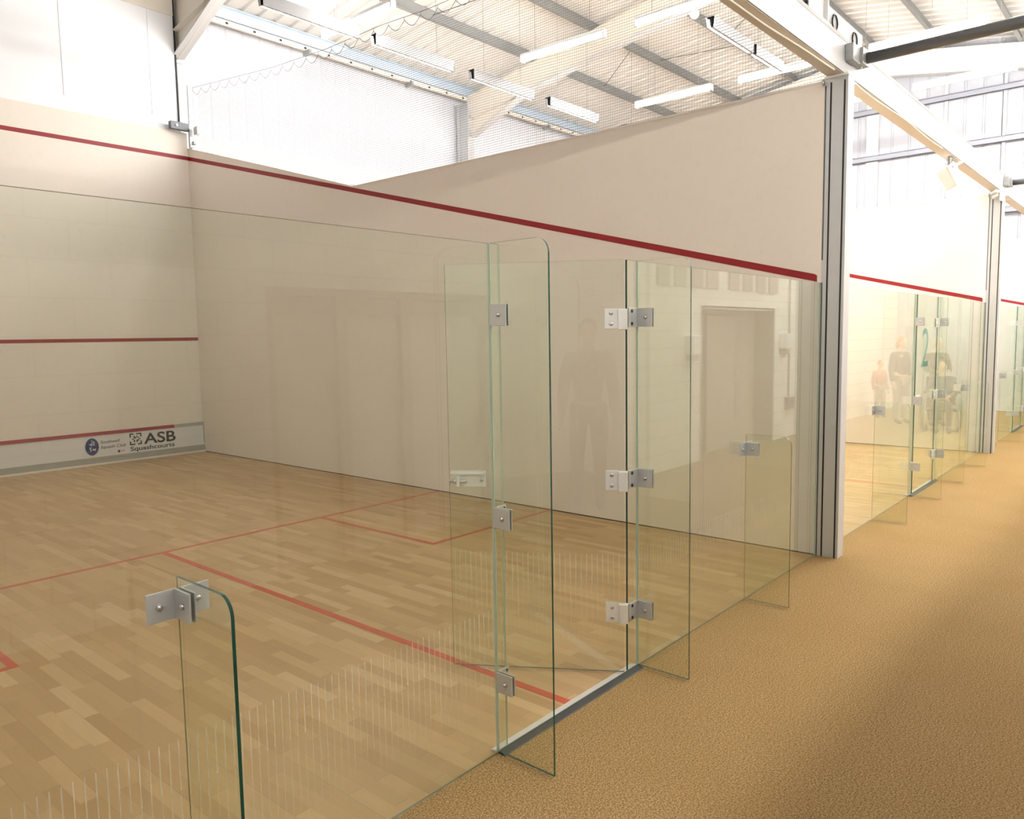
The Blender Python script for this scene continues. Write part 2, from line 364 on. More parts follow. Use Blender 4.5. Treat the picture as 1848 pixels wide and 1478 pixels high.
for k, (x0, x1) in COURTS.items():
    t = thing('tin', 'white sounding board at the foot of the %s front wall' % WHICH[k]
              + (', with printed lettering' if k == 1 else ''), 'sounding board', ((x0+x1)/2, DEEP-.03, 0))
    yb = DEEP-.03
    MB().box((x0, yb, .115), (x1, DEEP-.001, .43)).build('board', M['tin'], t)
    MB().prism([(yb-.012, .432), (DEEP, .432), (DEEP, .478), (yb+.01, .478)], 0, x0+.48, x1-.48).build('red_strip', M['red'], t)
    for a, b in ((x0, x0+.48), (x1-.48, x1)):
        MB().prism([(yb-.012, .432), (DEEP, .432), (DEEP, .478), (yb+.01, .478)], 0, a, b).build('end_strip', M['tinrail'], t)
    MB().prism([(yb-.02, .03), (DEEP, .03), (DEEP, .115), (yb-.004, .115), (yb-.004, .085), (yb-.02, .08)], 0, x0, x1).build('foot_rail', M['tinrail'], t)
    MB().box((x0, yb-.03, .001), (x1, DEEP-.001, .03)).build('skirting', M['cream'], t)
    MB().box((x1-.012, yb-.008, .14), (x1, yb, .43)).build('end_cap', M['tinrail'], t)
    if k == 1:
        yf = yb-.0015
        # club badge: navy ellipse with white shapes
        n = 36; MB().prism([(-1.697+.092*math.cos(2*math.pi*i/n), .272+.125*math.sin(2*math.pi*i/n)) for i in range(n)], 1, yf, yb).build('club_badge', M['blue'], t)
        b = MB()
        def bar(pts, wd):
            for (xa, za), (xb, zb) in zip(pts[:-1], pts[1:]):
                d = Vector((xb-xa, zb-za)); d.normalize(); q = Vector((-d.y, d.x))*wd
                b.prism([(xa+q.x, za+q.y), (xb+q.x, zb+q.y), (xb-q.x, zb-q.y), (xa-q.x, za-q.y)], 1, yf-.001, yf+.0002)
        bar([(-1.705, .255), (-1.725, .262), (-1.73, .245), (-1.712, .232), (-1.71, .215), (-1.728, .208)], .006)
        bar([(-1.685, .245), (-1.68, .208), (-1.668, .235), (-1.655, .208), (-1.652, .243)], .007)
        bar([(-1.735, .305), (-1.70, .315), (-1.69, .345)], .005); bar([(-1.715, .292), (-1.69, .298)], .006)
        bar([(-1.68, .35), (-1.665, .33), (-1.678, .305), (-1.66, .29)], .005); bar([(-1.70, .36), (-1.695, .37)], .006)
        b.build('badge_marks', M['printwhite'], t)
        txt('Southwell', .047, -1.583, .305, yf, M['inkgrey'], t, 'club_lettering', .275, .006, .25)
        txt('Squash Club', .047, -1.583, .228, yf, M['inkgrey'], t, 'club_lettering', .36, .006, .25)
        n = 16; MB().prism([(-1.327+.02*math.cos(2*math.pi*i/n), .166+.021*math.sin(2*math.pi*i/n)) for i in range(n)], 1, yf, yb).build('red_roundel', M['redink'], t)
        MB().box((-1.295, yf, .172), (-1.24, yb, .177)).box((-1.295, yf, .160), (-1.25, yb, .164)).build('small_caption', M['redink'], t)
        txt('ASB', .165, -.958, .232, yf, M['ink'], t, 'maker_lettering', .49, .018, 0)
        txt('Squashcourts', .066, -1.160, .145, yf, M['ink'], t, 'maker_lettering', .67, .016, 0)
        # square checker emblem: broken frame, diamond of small squares
        e = MB(); ex, ez, u = -1.165, .232, .0195
        pat = ["XXX..XXXX", "X.......X", "X..X.X..X", "...XX.X..", "..X....X.", "...X.XX..", "X..X.X..X", "X.......X", "XXXX..XXX"]
        for j, rw in enumerate(pat):
            for i, ch in enumerate(rw):
                if ch == 'X': e.box((ex+i*u, yf, ez+(8-j)*u), (ex+(i+1)*u, yb, ez+(9-j)*u))
        e.build('maker_emblem', M['ink'], t)

# ------------------------------------------------------------------ glass back walls
def rounded(y0, y1, z1, r, z0=.012):
    p = [(y1, z0), (y1, z1)]
    for i in range(9):
        a = math.pi/2*i/8; p.append((y0+r-r*math.sin(a), z1-r+r*math.cos(a)))
    return p+[(y0, z0)]
T = .010
def pane(x0, x1, label, z1=GH, name='glass_panel', left=3):
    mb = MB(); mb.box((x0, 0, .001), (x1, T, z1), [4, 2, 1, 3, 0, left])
    o = mb.build(name, [M['glass'], M['glass_s'], M['edge'], M['edge_lit'], M['edge_olive']])
    return tag(o, label, 'glass panel')
def fin(x, z1, label):
    p = rounded(-.30, -.004, z1, .06 if z1 > 1.5 else .055); n = len(p); mb = MB()
    vs = [(x-T/2, a, b) for a, b in p]+[(x+T/2, a, b) for a, b in p]
    fs = [tuple(range(n)), tuple(range(n, 2*n))[::-1]]+[(i, (i+1) % n, n+(i+1) % n, n+i) for i in range(n)]
    mb.add(vs, fs, [0, 0]+[0]+[1]*(n-1))
    w_ = .0022 if z1 > 1.5 else .0010
    mb.box((x-w_, -.0038, .012), (x+w_, -.0020, z1), 2)
    return tag(mb.build('glass_fin', [M['glass'], M['edge'], M['edge_lit'] if z1 > 1.5 else M['edge_olive']]), label, 'glass fin')
def bolt(mb, c, d, r=.009, h=.009, mi=0):
    c = Vector(c); d = Vector(d)
    mb.tube([c, c+d*h*.35, c+d*h*.8, c+d*h], [r, r, r*.75, r*.3], 12, mi)
def clamp(x, z, style, label, group=None, size=.085):
    """style: 'both' = angle brackets either side of the fin, 'L' = angle on +x side, 'R' = angle on -x side."""
    t = thing('glass_clamp', label, 'clamp', (x, -.004, z), 0, group)
    h = size/2; th = .006
    for s in (-1, 1):
        xf = x+s*T/2
        if style == 'both' or (style == 'L' and s > 0) or (style == 'R' and s < 0):
            mb = MB()
            mb.box((xf, -.005, z-h), (xf+s*th, -.09, z+h))
            reach = .085 if style == 'both' else .052
            if style == 'both': mb.box((xf, -.0005, z-h), (xf+s*reach, -.0005-th, z+h))
            else:
                if style == 'L': mb.prism([(xf, z-h*.2), (xf+s*.062, z+h*.5), (xf+s*.066, z+h*.75), (xf+s*.062, z+h), (xf, z+h)], 1, -.0005-th, -.0005)
                else: mb.prism([(xf, z-h), (xf+s*.088, z-h), (xf+s*.088, z+h), (xf, z+h)], 1, -.0005-th, -.0005)
            mb.build('angle_bracket', M['alu'], t, bevel=.0012)
            if style == 'both':
                b = MB(); bolt(b, (xf+s*.05, -.0005-th, z), (0, -1, 0)); b.build('bolt_head', M['steel'], t, smooth=True)
            else:
                for hx, hz in (((.050, h*.72),) if style == 'L' else ((.060, h*.66), (.060, -h*.66))):
                    b = MB(); b.tube([(xf+s*hx, -.0071, z+hz), (xf+s*hx, -.0090, z+hz)], .0055 if style == 'L' else .009, 10); b.build('screw_hole', M['black'], t)
        else:
            MB().box((xf, -.005, z-h), (xf+s*th, -.09, z+h)).build('clamp_plate', M['alu'], t, bevel=.0012)
        b = MB(); bolt(b, (xf+s*th, -.052, z), (s, 0, 0)); b.build('bolt_head', M['steel'], t, smooth=True)
    return t
def hinge_leaf(t, z):
    """door half of a hinge in the door's own space: x along the leaf, +y toward the corridor"""
    hp = MB().box((.028, T, z-.05), (.096, T+.005, z+.05)).box((.028, 0, z-.05), (.096, -.005, z+.05))
    hg = hp.build('hinge_plate', M['alulite'], t, bevel=.001, local=True)
    for dz in (-.027, .027):
        b = MB(); bolt(b, (.064, T+.005, z+dz), (0, 1, 0), .010, .005)
        b.build('screw', M['steel'], hg, smooth=True, local=True)
    MB().box((-.016, -.006, z-.056), (.030, T+.016, z+.047)).build('hinge_knuckle', M['alulite'], hg, bevel=.003, local=True)
def glass_door(xh, ang, label):
    t = thing('glass_door', label, 'door', (xh, .006, .0), ang)
    d = MB().box((.004, 0, .012), (.910, T, GH), [2, 2, 0, 2, 1, 2]).build('door_pane', [M['glass'], M['glass_s'], M['edge']], t, local=True)
    for z in (1.84, 1.022, .33): hinge_leaf(t, z)
    # latch at the free edge
    lt = MB().box((.715, T, .982), (.900, T+.004, 1.066)).build('latch_plate', M['alulite'], t, bevel=.001, local=True)
    MB().box((.722, T+.004, 1.045), (.902, T+.012, 1.058)).build('latch_rail', M['alulite'], lt, bevel=.002, local=True)
    MB().box((.848, T+.004, .988), (.864, T+.040, 1.040)).build('latch_stop', M['alulite'], lt, bevel=.001, local=True)
    MB().tube([(.812, T+.022, 1.012), (.905, T+.022, 1.012)], .0065, 10).tube([(.864, T+.022, 1.012), (.880, T+.022, 1.012)], .014, 12).build('latch_bolt', M['steel'], lt, smooth=True, local=True)
    b = MB(); bolt(b, (.738, T+.004, 1.016), (0, 1, 0), .009, .004); b.build('screw', M['steel'], lt, smooth=True, local=True)
    return t
FX = (-5.08, -3.752, -2.640, -1.320)
for k, (x0, x1) in COURTS.items():
    sx = x1; w_ = WHICH[k]
    f0, f1, f2, f3 = [sx+f for f in FX]
    pane(x0+.004, f1-.002, 'wide clear glass panel left of the doorway in the %s back wall' % w_)
    pane(f1+.002, sx-3.692, 'narrow glass strip on the latch side of the %s doorway' % w_)
    pane(sx-2.738, f2-.002, 'narrow glass strip on the hinge side of the %s doorway' % w_, left=2)
    pane(f2+.002, x1-.004, 'wide clear glass panel right of the door hinges in the %s back wall' % w_)
    fin(f0, 1.105, 'waist-high glass fin at the left of the %s back wall' % w_)
    fin(f1, GH, 'tall glass fin on the latch side of the %s doorway' % w_)
    fin(f2, GH, 'tall glass fin on the hinge side of the %s doorway' % w_)
    fin(f3, 1.105, 'waist-high glass fin near the right end of the %s back wall' % w_)
    clamp(f0, 1.030, 'both', 'silver angle clamp on the left waist-high fin of the %s' % w_)
    clamp(f3, 1.010, 'both', 'silver angle clamp on the right waist-high fin of the %s' % w_)
    for z, nm in ((1.845, 'top'), (1.020, 'middle'), (.320, 'bottom')):
        clamp(f1, z, 'L', '%s silver clamp on the latch-side fin of the %s doorway' % (nm, w_))
        clamp(f2, z, 'R', '%s silver clamp beside the hinges of the %s doorway' % (nm, w_), size=.095)
    glass_door(sx-2.757, 2.1423 if k == 1 else math.pi, 'open glass door swung into the nearest court' if k == 1 else 'closed glass door of the %s' % w_)
    th = thing('door_threshold', 'low metal threshold strip under the glass door of the %s' % w_, 'threshold', (sx-3.2, 0, 0))
    MB().prism([(.002, .0), (.045, .0), (.045, .003), (.004, .012)], 0, f1, f2).build('bright_edge', M['alulite'], th)
    MB().prism([(-.038, .0), (.001, .0), (.001, .012), (-.034, .004)], 0, f1, f2).build('dark_ramp', M['ramp'], th)
# vinyl numeral on the middle court's glass
n2 = thing('court_numeral', 'large teal numeral 2 stuck on the middle court glass door', 'numeral', (3.25, -.002, 1.38))
txt('2', .44, 3.10, 1.36, -.0025, M['teal'], n2, 'figure_two', .30, .0, .06)

# ------------------------------------------------------------------ wall end posts, header beam
def end_post(xa, label):
    xb = xa+.15; t = thing('end_post', label, 'post', (xa+.075, -.085, 0)); y0, y1 = -.165, 0
    MB().box((xa, y0, 0), (xb-.02, y1, 3.63)).build('post_body', M['alu'], t)
    for ya, yb in ((-.052, -.040), (-.150, -.138)):
        MB().box((xa-.002, ya, .0), (xa+.004, yb, 3.60)).build('black_groove', M['black'], t)
    MB().box((xa-.003, -.012, 0), (xa, -.002, 2.13)).box((xa-.003, -.012, 2.30), (xa, -.002, 3.58)).build('side_gasket', M['dgrey'], t)
    MB().box((xa+.002, y0-.004, 0), (xb-.02, y0, 3.63)).build('front_face', M['steelwhite'], t)
    MB().box((xb-.02, -.14, 0), (xb, y1, 3.63)).build('white_edge', M['steelwhite'], t)
    MB().box((xa-.01, y0-.008, 3.63), (xb+.004, y1+.004, 3.648)).build('cap_plate', M['alulite'], t)
    MB().tube([(xa-.03+.022*math.cos(a*math.pi/6), .0, 3.60+.022*math.sin(a*math.pi/6)) for a in range(13)], .006, 6).build('eye_bolt', M['steel'], t, smooth=True)
end_post(0, 'grey aluminium post with black grooves at the end of the nearest side wall')
end_post(6.55, 'aluminium post between the glass walls of the middle and farthest courts')
end_post(13.10, 'aluminium post at the far end of the farthest court glass')
end_post(-6.55, 'aluminium post at the left end of the nearest court glass')
hb = thing('header_beam', 'long white steel beam above the glass walls', 'beam', (3.3, -.07, BEAMZ))
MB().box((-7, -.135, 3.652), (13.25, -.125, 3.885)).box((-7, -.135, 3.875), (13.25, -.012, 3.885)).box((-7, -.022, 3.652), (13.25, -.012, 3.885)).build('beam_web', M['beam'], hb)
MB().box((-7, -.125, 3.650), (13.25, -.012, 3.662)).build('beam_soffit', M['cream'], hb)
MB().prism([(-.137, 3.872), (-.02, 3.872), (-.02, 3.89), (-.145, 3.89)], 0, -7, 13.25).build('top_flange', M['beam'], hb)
cb = MB(); cb.tube([(-6.3+i*.22, -.045-.07*(i/28)**4-.004*math.sin(i*1.3), 3.643) for i in range(29)], .007, 6)
tag(cb.build('power_cable', M['cream'], smooth=True), 'thin pale cable running under the beam above the nearest court', 'cable')
cb = MB(); cb.tube([(.3+i*.15, -.122+.010*math.sin(i*.5), 3.643) for i in range(20)], .007, 6)
tag(cb.build('power_cable', M['cream'], smooth=True), 'thin pale cable running under the beam above the middle court', 'cable')
# galvanised box rail with round holes on top of the beam
gr = thing('cable_trunking', 'galvanised metal box with round holes on top of the white beam', 'trunking', (.12, -.05, 3.89))
MB().box((-.28, -.10, 3.892), (.52, -.02, 4.06)).build('box_rail', M['trunk'], gr)
for x in (-.12, .33):
    MB().tube([(x+.055*math.cos(a*math.pi/8), -.103, 3.975+.055*math.sin(a*math.pi/8)) for a in range(17)], .006, 6).build('round_hole', M['black'], gr, smooth=True)
MB().box((-.283, -.098, 3.894), (-.28, -.022, 4.058)).build('end_plate', M['dgrey'], gr)
hp = thing('hanger_post', 'pale steel post rising from the white beam to the roof', 'post', (-.45, -.07, 3.89))
MB().box((-.62, -.10, 3.892), (-.33, -.09, 7.3)).box((-.62, -.04, 3.892), (-.33, -.03, 7.3)).box((-.345, -.13, 3.892), (-.33, .0, 7.3)).build('post_web', M['steelwhite'], hp)
MB().box((-.66, -.14, 3.890), (-.29, -.0, 3.900)).build('foot_plate', M['steelwhite'], hp)
# round grey pipes toward the lobby wall
for xp, lb in ((.27, 'dark grey round pipe running from the near post bracket over the corridor'), (6.95, 'dark grey round pipe running from the second post over the corridor')):
    t = thing('roof_pipe', lb, 'pipe', (xp, -1.4, 3.78))
    MB().tube([(xp, -.14, 3.80), (xp, YL, 3.80)], .041, 20).build('pipe', M['dgrey'], t, smooth=True)
    MB().box((xp-.26, -.195, 3.735), (xp-.10, -.136, 3.855)).box((xp-.10, -.215, 3.745), (xp+.05, -.136, 3.86)).build('end_bracket', M['grey'], t, bevel=.004)
    b = MB()
    for dx in (-.22, -.14, 0): bolt(b, (xp+dx, -.17, 3.745), (0, 0, -1), .012, .012)
    b.build('bracket_bolt', M['steel'], t, smooth=True)
    MB().tube([(xp-.19, -.15, 3.64), (xp-.13, -.15, 3.60), (xp-.06, -.15, 3.615)], .012, 8).build('shackle', M['steel'], t, smooth=True)
# floodlight and small bracket under the beam
fl = thing('floodlight', 'white box floodlight tilted down from the beam over the middle court', 'floodlight', (3.75, -.08, 3.4))
def tbox(mb, c, sz, rx, rz, mi=0):
    Q = Matrix.Rotation(rz, 3, 'Z')@Matrix.Rotation(rx, 3, 'X'); c = Vector(c); b = len(mb.v)
    mb.box((-sz[0]/2, -sz[1]/2, -sz[2]/2), (sz[0]/2, sz[1]/2, sz[2]/2), mi)
    for i in range(b, len(mb.v)): mb.v[i] = tuple(c+Q@Vector(mb.v[i]))
mb = MB(); tbox(mb, (3.73, -.09, 3.44), (.34, .10, .24), math.radians(-28), .5); mb.build('housing', M['white'], fl, bevel=.012)
mb = MB(); tbox(mb, (3.73, -.11, 3.54), (.36, .12, .03), math.radians(-28), .5); mb.build('hinge_bar', M['alulite'], fl, bevel=.004)
MB().box((3.66, -.10, 3.52), (3.70, -.07, 3.642)).box((3.70, -.10, 3.62), (3.80, -.07, 3.642)).box((3.78, -.09, 3.53), (3.86, -.05, 3.642)).build('yoke', M['grey'], fl, bevel=.003)
MB().tube([(3.72, -.09, 3.638), (3.75, -.13, 3.60), (3.70, -.13, 3.53), (3.68, -.10, 3.50)], .005, 6).build('cable', M['grey'], fl, smooth=True)
sb = thing('beam_bracket', 'small tilted grey bracket at the top of the second post', 'bracket', (6.35, -.1, 3.6))
mb = MB(); tbox(mb, (6.33, -.10, 3.60), (.22, .06, .035), .2, .4); tbox(mb, (6.42, -.09, 3.56), (.14, .07, .03), -.4, .2); mb.build('bracket_arm', M['alulite'], sb, bevel=.003)
MB().box((6.46, -.16, 3.50), (6.60, -.155+.02, 3.66)).build('bracket_plate', M['alulite'], sb, bevel=.003)

# ------------------------------------------------------------------ hall shell and roof
RIDGE, RY, SL = 8.20, 3.65, .16
def rz(y): return RIDGE-SL*abs(y-RY)
YN, YF = -3.0, 10.32
mb = MB(); xs = []; x = -6.9
prof = []
while x < 13.6:
    prof += [(x, 0), (x+.20, 0), (x+.225, .03), (x+.285, .03)]; x += .31
for ya, yb in ((YN, RY), (RY, YF+.1)):
    base = len(mb.v); vs = []; fs = []
    for (px_, dz) in prof: vs += [(px_, ya, rz(ya)+dz), (px_, yb, rz(yb)+dz)]
    for i in range(len(prof)-1): fs.append((2*i, 2*i+2, 2*i+3, 2*i+1))
    mb.add(vs, fs)
rf = mb.build('ceiling', M['sheet']); struct(rf, 'ribbed off-white roof sheeting of the hall', 'ceiling')
rf.modifiers.new('thickness', 'SOLIDIFY').thickness = .004
# daylight panels between purlins
for i, (xa, xb, ya, yb, lb) in enumerate(((.35, 2.3, 8.2, 9.4, 'bright daylight roof panel nearest the front wall corner'),)):
    p = MB(); p.add([(xa, ya, rz(ya)-.006), (xb, ya, rz(ya)-.006), (xb, yb, rz(yb)-.006), (xa, yb, rz(yb)-.006)], [(0, 1, 2, 3)])
    o = p.build('window_%d' % (i+1), M['sky']); struct(o, lb, 'rooflight'); o.modifiers.new('thickness', 'SOLIDIFY').thickness = .004
PY = (8.10, 6.67, 5.25, 3.95, 3.35, 2.05, .65, -.78, -2.2)
PN = ('nearest the eaves', 'second from the eaves', 'third from the eaves', 'just beyond the ridge', 'just this side of the ridge', 'first on the near slope', 'above the glass walls', 'over the corridor', 'along the lobby wall')
for y, nm in zip(PY, PN):
    z = rz(y)-.006
    p = MB().box((-6.9, y-.008, z-.20), (13.2, y+.008, z-.004)).box((-6.9, y-.008, z-.20), (13.2, y-.066, z-.188)).box((-6.9, y+.008, z-.02), (13.2, y+.06, z-.008))
    tag(p.build('purlin', M['purlin']), 'long grey steel roof purlin %s' % nm, 'roof beam', 'roof purlins')
def rafter(x, label, gable=False):
    t = thing('roof_frame', label, 'steel frame', (x, RY, 0)); hw = .095; D = .50
    for ya, yb in ((RY, 9.90), (RY, -2.80)):
        zt = lambda y: rz(y)-.21; zb = lambda y: rz(y)-.21-D
        s = 1 if yb > ya else -1
        yh = yb-s*1.6                       # haunch start
        za, zc = zb(ya), zb(yh)
        web = [(ya, zt(ya)), (yb, zt(yb)), (yb, 6.13), (yb-s*.06, 6.13), (yh, zc), (ya, za)]
        MB().prism(web, 0, x-.006, x+.006).build('rafter_web', M['cream'] if not gable else M['cream'], t)
        for pts in ([(ya, zt(ya)), (yb, zt(yb)), (yb, zt(yb)-.018), (ya, zt(ya)-.018)], [(ya, za), (yh, zc), (yh, zc+.018), (ya, za+.018)],
                    [(yh, zc), (yb-s*.05, 6.13), (yb-s*.05, 6.15), (yh, zc+.02)]):
            MB().prism(pts, 0, x-hw, x+hw).build('rafter_flange', M['steelwhite'] if pts[0][1] < zt(ya)-.1 else M['cream'], t)
        MB().prism([(yh, zc), (yb, zb(yb)), (yb, zb(yb)+.015), (yh, zc+.015)], 0, x-hw, x+hw).build('haunch_flange', M['cream'], t)
        MB().box((x-hw, yb, 6.08), (x+hw, yb+s*.02, zt(yb))).build('end_plate', M['steelwhite'], t)
        if s < 0: continue
        ye = yb+s*.02
        MB().box((x-hw, ye, 0), (x+hw, ye+s*.015, 6.88)).box((x-.006, ye, 0), (x+.006, ye+s*.33, 6.88)).box((x-hw, ye+s*.315, 0), (x+hw, ye+s*.33, 6.88)).build('column', M['steelwhite'], t)
    return t
rafter(-.02, 'white steel roof frame with a deep haunch at the near front wall corner')
rafter(6.58, 'white steel roof frame crossing above the second side wall')
rafter(13.02, 'cream steel roof frame against the far gable wall')
# eaves beam along the outer wall
eb = thing('eaves_beam', 'pale blue steel eaves beam with bolted rail along the far wall', 'eaves beam', (6.5, 9.9, 6.85))
MB().box((-6.9, 9.96, 6.985), (13.2, 9.975, 7.19)).box((-6.9, 9.90, 7.175), (13.2, 9.975, 7.19)).box((-6.9, 9.90, 6.985), (13.2, 9.975, 6.998)).build('eaves_web', M['gutter'], eb)
MB().box((-6.9, 9.93, 6.90), (13.2, 9.985, 6.975)).build('sheeting_rail', M['cream'], eb)
b = MB()
for i in range(26): b.box((.35+i*.5, 9.918, 6.915), (.39+i*.5, 9.93, 6.945))
b.build('rail_clip', M['black'], eb)
for x in (2.35, 4.75, 9.2):
    MB().box((x, 9.78, 6.80), (x+.05, 9.985, 6.88)).build('cleat', M['grey'], eb)
# outer walls
def ribbed(x0, x1, y, z0, z1, n='wall_far'):
    mb = MB(); prof = []; x = x0
    while x < x1: prof += [(x, 0), (x+.24, 0), (x+.26, .012), (x+.30, .012)]; x += .32
    vs = []; fs = []
    for px_, d in prof: vs += [(min(px_, x1), y+d, z0), (min(px_, x1), y+d, z1)]
    for i in range(len(prof)-1): fs.append((2*i, 2*i+2, 2*i+3, 2*i+1))
    mb.add(vs, fs); o = mb.build(n, M['clad']); o.modifiers.new('thickness', 'SOLIDIFY').thickness = .004; return o
struct(ribbed(-6.9, 13.4, 10.36, 0, 7.2), 'white ribbed cladding wall behind the front walls', 'wall')
mb = MB(); prof = []; y = YN
while y < 10.4: prof += [(y, 0), (y+.30, 0), (y+.312, .02), (y+.345, .02)]; y += .36
vs = []; fs = []
for py, d in prof: vs += [(13.32+d, py, 0), (13.32+d, py, rz(py))]
for i in range(len(prof)-1): fs.append((2*i, 2*i+2, 2*i+3, 2*i+1))
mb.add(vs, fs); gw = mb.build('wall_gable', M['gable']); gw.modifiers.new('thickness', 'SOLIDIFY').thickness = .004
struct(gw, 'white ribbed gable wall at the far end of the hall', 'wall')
for z, nm in ((6.75, 'top'), (5.70, 'middle'), (4.24, 'lower')):
    r_ = MB().box((13.16, -2.8, z-.06), (13.175, 10.2, z+.06)).box((13.16, -2.8, z+.05), (13.24, 10.2, z+.065)).box((13.16, -2.8, z-.06), (13.24, 10.2, z-.05))
    tag(r_.build('cladding_rail', M['railgrey']), '%s horizontal steel rail across the far gable wall' % nm, 'rail', 'gable wall rails')
for y, nm in ((3.5, 'under the ridge'), (2.0, 'right of the ridge'), (.9, 'above the farthest court post')):
    w_ = .13 if y > 3 else .03
    tag(MB().box((13.255, y-w_, .05 if y > 3 else 3.6), (13.31, y+w_, rz(y)-.72)).build('gable_post', M['steelwhite']), 'white vertical post on the gable wall %s' % nm, 'post')
# boarded panel wall over the nearest front wall
pw = thing('wall_upper', 'white flat panel wall above the nearest front wall', 'wall', (-3.3, 9.80, 4.99)); pw['kind'] = 'structure'
MB().box((-6.55, 9.80, 4.992), (-.10, 9.86, 7.14)).build('panel_sheet', M['white'], pw)
for x in (-6.1, -5.15, -3.93, -2.94, -1.71, -.49):
    MB().box((x-.012, 9.792, 5.20), (x+.012, 9.80, 7.10)).build('panel_joint', M['white'], pw)
MB().box((-.105, 9.785, 5.03), (-.085, 9.80, 7.0)).build('edge_gap', M['black'], pw)
MB().box((-6.55, 9.785, 6.72), (-.10, 9.80, 7.12)).build('top_band', M['cream'], pw)
# left hall wall and lobby wall
struct(MB().box((-7.0, .0, 0), (-6.9, 10.4, 8.0)).build('wall_left', M['clad']), 'white end wall of the hall beyond the nearest court', 'wall')
lw = MB()
DX0, DX1, DH = 3.65, 5.62, 2.12
EX0, EX1, EH = -3.0, -.65, 2.15
lw.box((-8.2, YL-.15, 0), (EX0, YL, rz(YL))).box((EX0, YL-.15, EH), (EX1, YL, rz(YL))).box((EX1, YL-.15, 0), (DX0, YL, rz(YL))).box((DX0, YL-.15, DH), (6.15, YL, rz(YL))).box((6.15, YL-.15, 0), (13.3, YL, rz(YL)))
struct(lw.build('wall_lobby', M['block']), 'white painted blockwork wall along the corridor, seen mirrored in the glass', 'wall')
struct(MB().box((-8.3, YL-.15, 0), (-8.2, .0, 6.9)).build('wall_corridor', M['white']), 'white end wall of the corridor behind the photographer', 'wall')
struct(MB().box((-8.2, 0.0, 0), (-6.56, .1, 6.9)).build('wall_return', M['white']), 'white return wall beside the nearest court', 'wall')
d1 = thing('door_1', 'beige door with two tall slots in the lobby wall, seen mirrored in the glass', 'door', (4.9, YL, 0)); d1['kind'] = 'structure'
MB().box((DX0, YL-.36, 0), (6.15, YL-.32, DH+.1)).box((6.13, YL-.36, 0), (6.17, YL-.0, DH)).box((DX0-.02, YL-.36, 0), (DX0+.02, YL-.0, DH)).box((DX0, YL-.36, DH-.02), (6.15, YL-.0, DH+.02)).build('door_recess', M['doorpaint'], d1)
MB().box((4.35, YL-.32, 0), (5.75, YL-.27, 2.02)).build('door_leaf', M['doorpaint'], d1, bevel=.004)
MB().box((5.30, YL-.268, 1.26), (5.50, YL-.262, 1.88)).build('upper_slot', M['plaque'], d1)
MB().box((5.30, YL-.268, .42), (5.50, YL-.262, 1.02)).build('lower_slot', M['plaque'], d1)
MB().box((5.26, YL-.268, 1.08), (5.54, YL-.262, 1.22)).build('pictogram_plate', M['plaque'], d1)
MB().ball((5.40, YL-.260, 1.19), .012).box((5.388, YL-.262, 1.10), (5.412, YL-.259, 1.175)).build('pictogram_figure', M['printwhite'], d1)
d2 = thing('door_2', 'framed three-part glazed screen in the lobby wall, seen mirrored in the glass', 'door', (-1.8, YL, 0)); d2['kind'] = 'structure'
fr = MB().box((EX0, YL-.12, EH-.06), (EX1, YL-.04, EH))
for x in (EX0, -2.36, -1.70, EX1-.06): fr.box((x, YL-.12, 0), (x+.10 if x > EX0 else x+.08, YL-.04, EH-.06))
fr.box((EX0, YL-.12, 1.95), (EX1, YL-.05, 2.0)); fr.box((EX0, YL-.10, 1.99), (EX1, YL-.09, EH-.05)).build('frame', M['doorpaint'], d2)
for xa, xb in ((EX0+.08, -2.36), (-2.26, -1.70), (-1.60, EX1-.06)):
    MB().box((xa, YL-.10, .02), (xb, YL-.085, 1.95)).build('panel', M['cream'], d2)
pl = [2.449, 2.752, 2.88, 3.188, 3.325, 3.655, 3.768, 4.12, 4.454, 4.804, 4.937, 5.27, 5.412, 5.766, 5.895, 6.226]
for i in range(8):
    o = MB().box((pl[2*i], YL, 2.38), (pl[2*i+1], YL+.02, 2.84)).build('wall_plaque', M['plaque'], bevel=.003)
    tag(o, '%s grey rectangular board in the row above the lobby door, seen mirrored' % ('first', 'second', 'third', 'fourth', 'fifth', 'sixth', 'seventh', 'eighth')[i], 'board', 'boards above the lobby door')
for xa, lb in ((3.16, 'left of the lobby door'), (6.35, 'right of the lobby door')):
    t = thing('hand_dispenser', 'white wall dispenser %s, seen mirrored in the glass' % lb, 'dispenser', (xa+.12, YL, 1.36))
    MB().box((xa, YL, 1.48), (xa+.26, YL+.13, 1.74)).build('dispenser_body', M['white'], t, bevel=.02)
    MB().box((xa+.03, YL+.01, 1.40), (xa+.23, YL+.10, 1.48)).build('drip_tray', M['plaque'], t, bevel=.01)
    MB().tube([(xa+.13, YL+.05, 1.40), (xa+.13, YL+.05, 1.36)], .02, 10).build('nozzle', M['white'], t, smooth=True)
tag(MB().tube([(6.75, YL+.015, .68), (6.75, YL+.015, 3.4)], .012, 8).build('wall_conduit', M['plaque'], smooth=True), 'thin vertical conduit on the lobby wall right of the door', 'conduit')
t = thing('socket_box', 'grey box at the foot of the lobby wall conduit, seen mirrored', 'socket', (6.75, YL, .5))
MB().box((6.62, YL, .48), (6.90, YL+.07, .68)).build('box_body', M['plaque'], t, bevel=.006)
MB().box((6.66, YL+.07, .52), (6.86, YL+.075, .64)).build('box_lid', M['grey'], t)

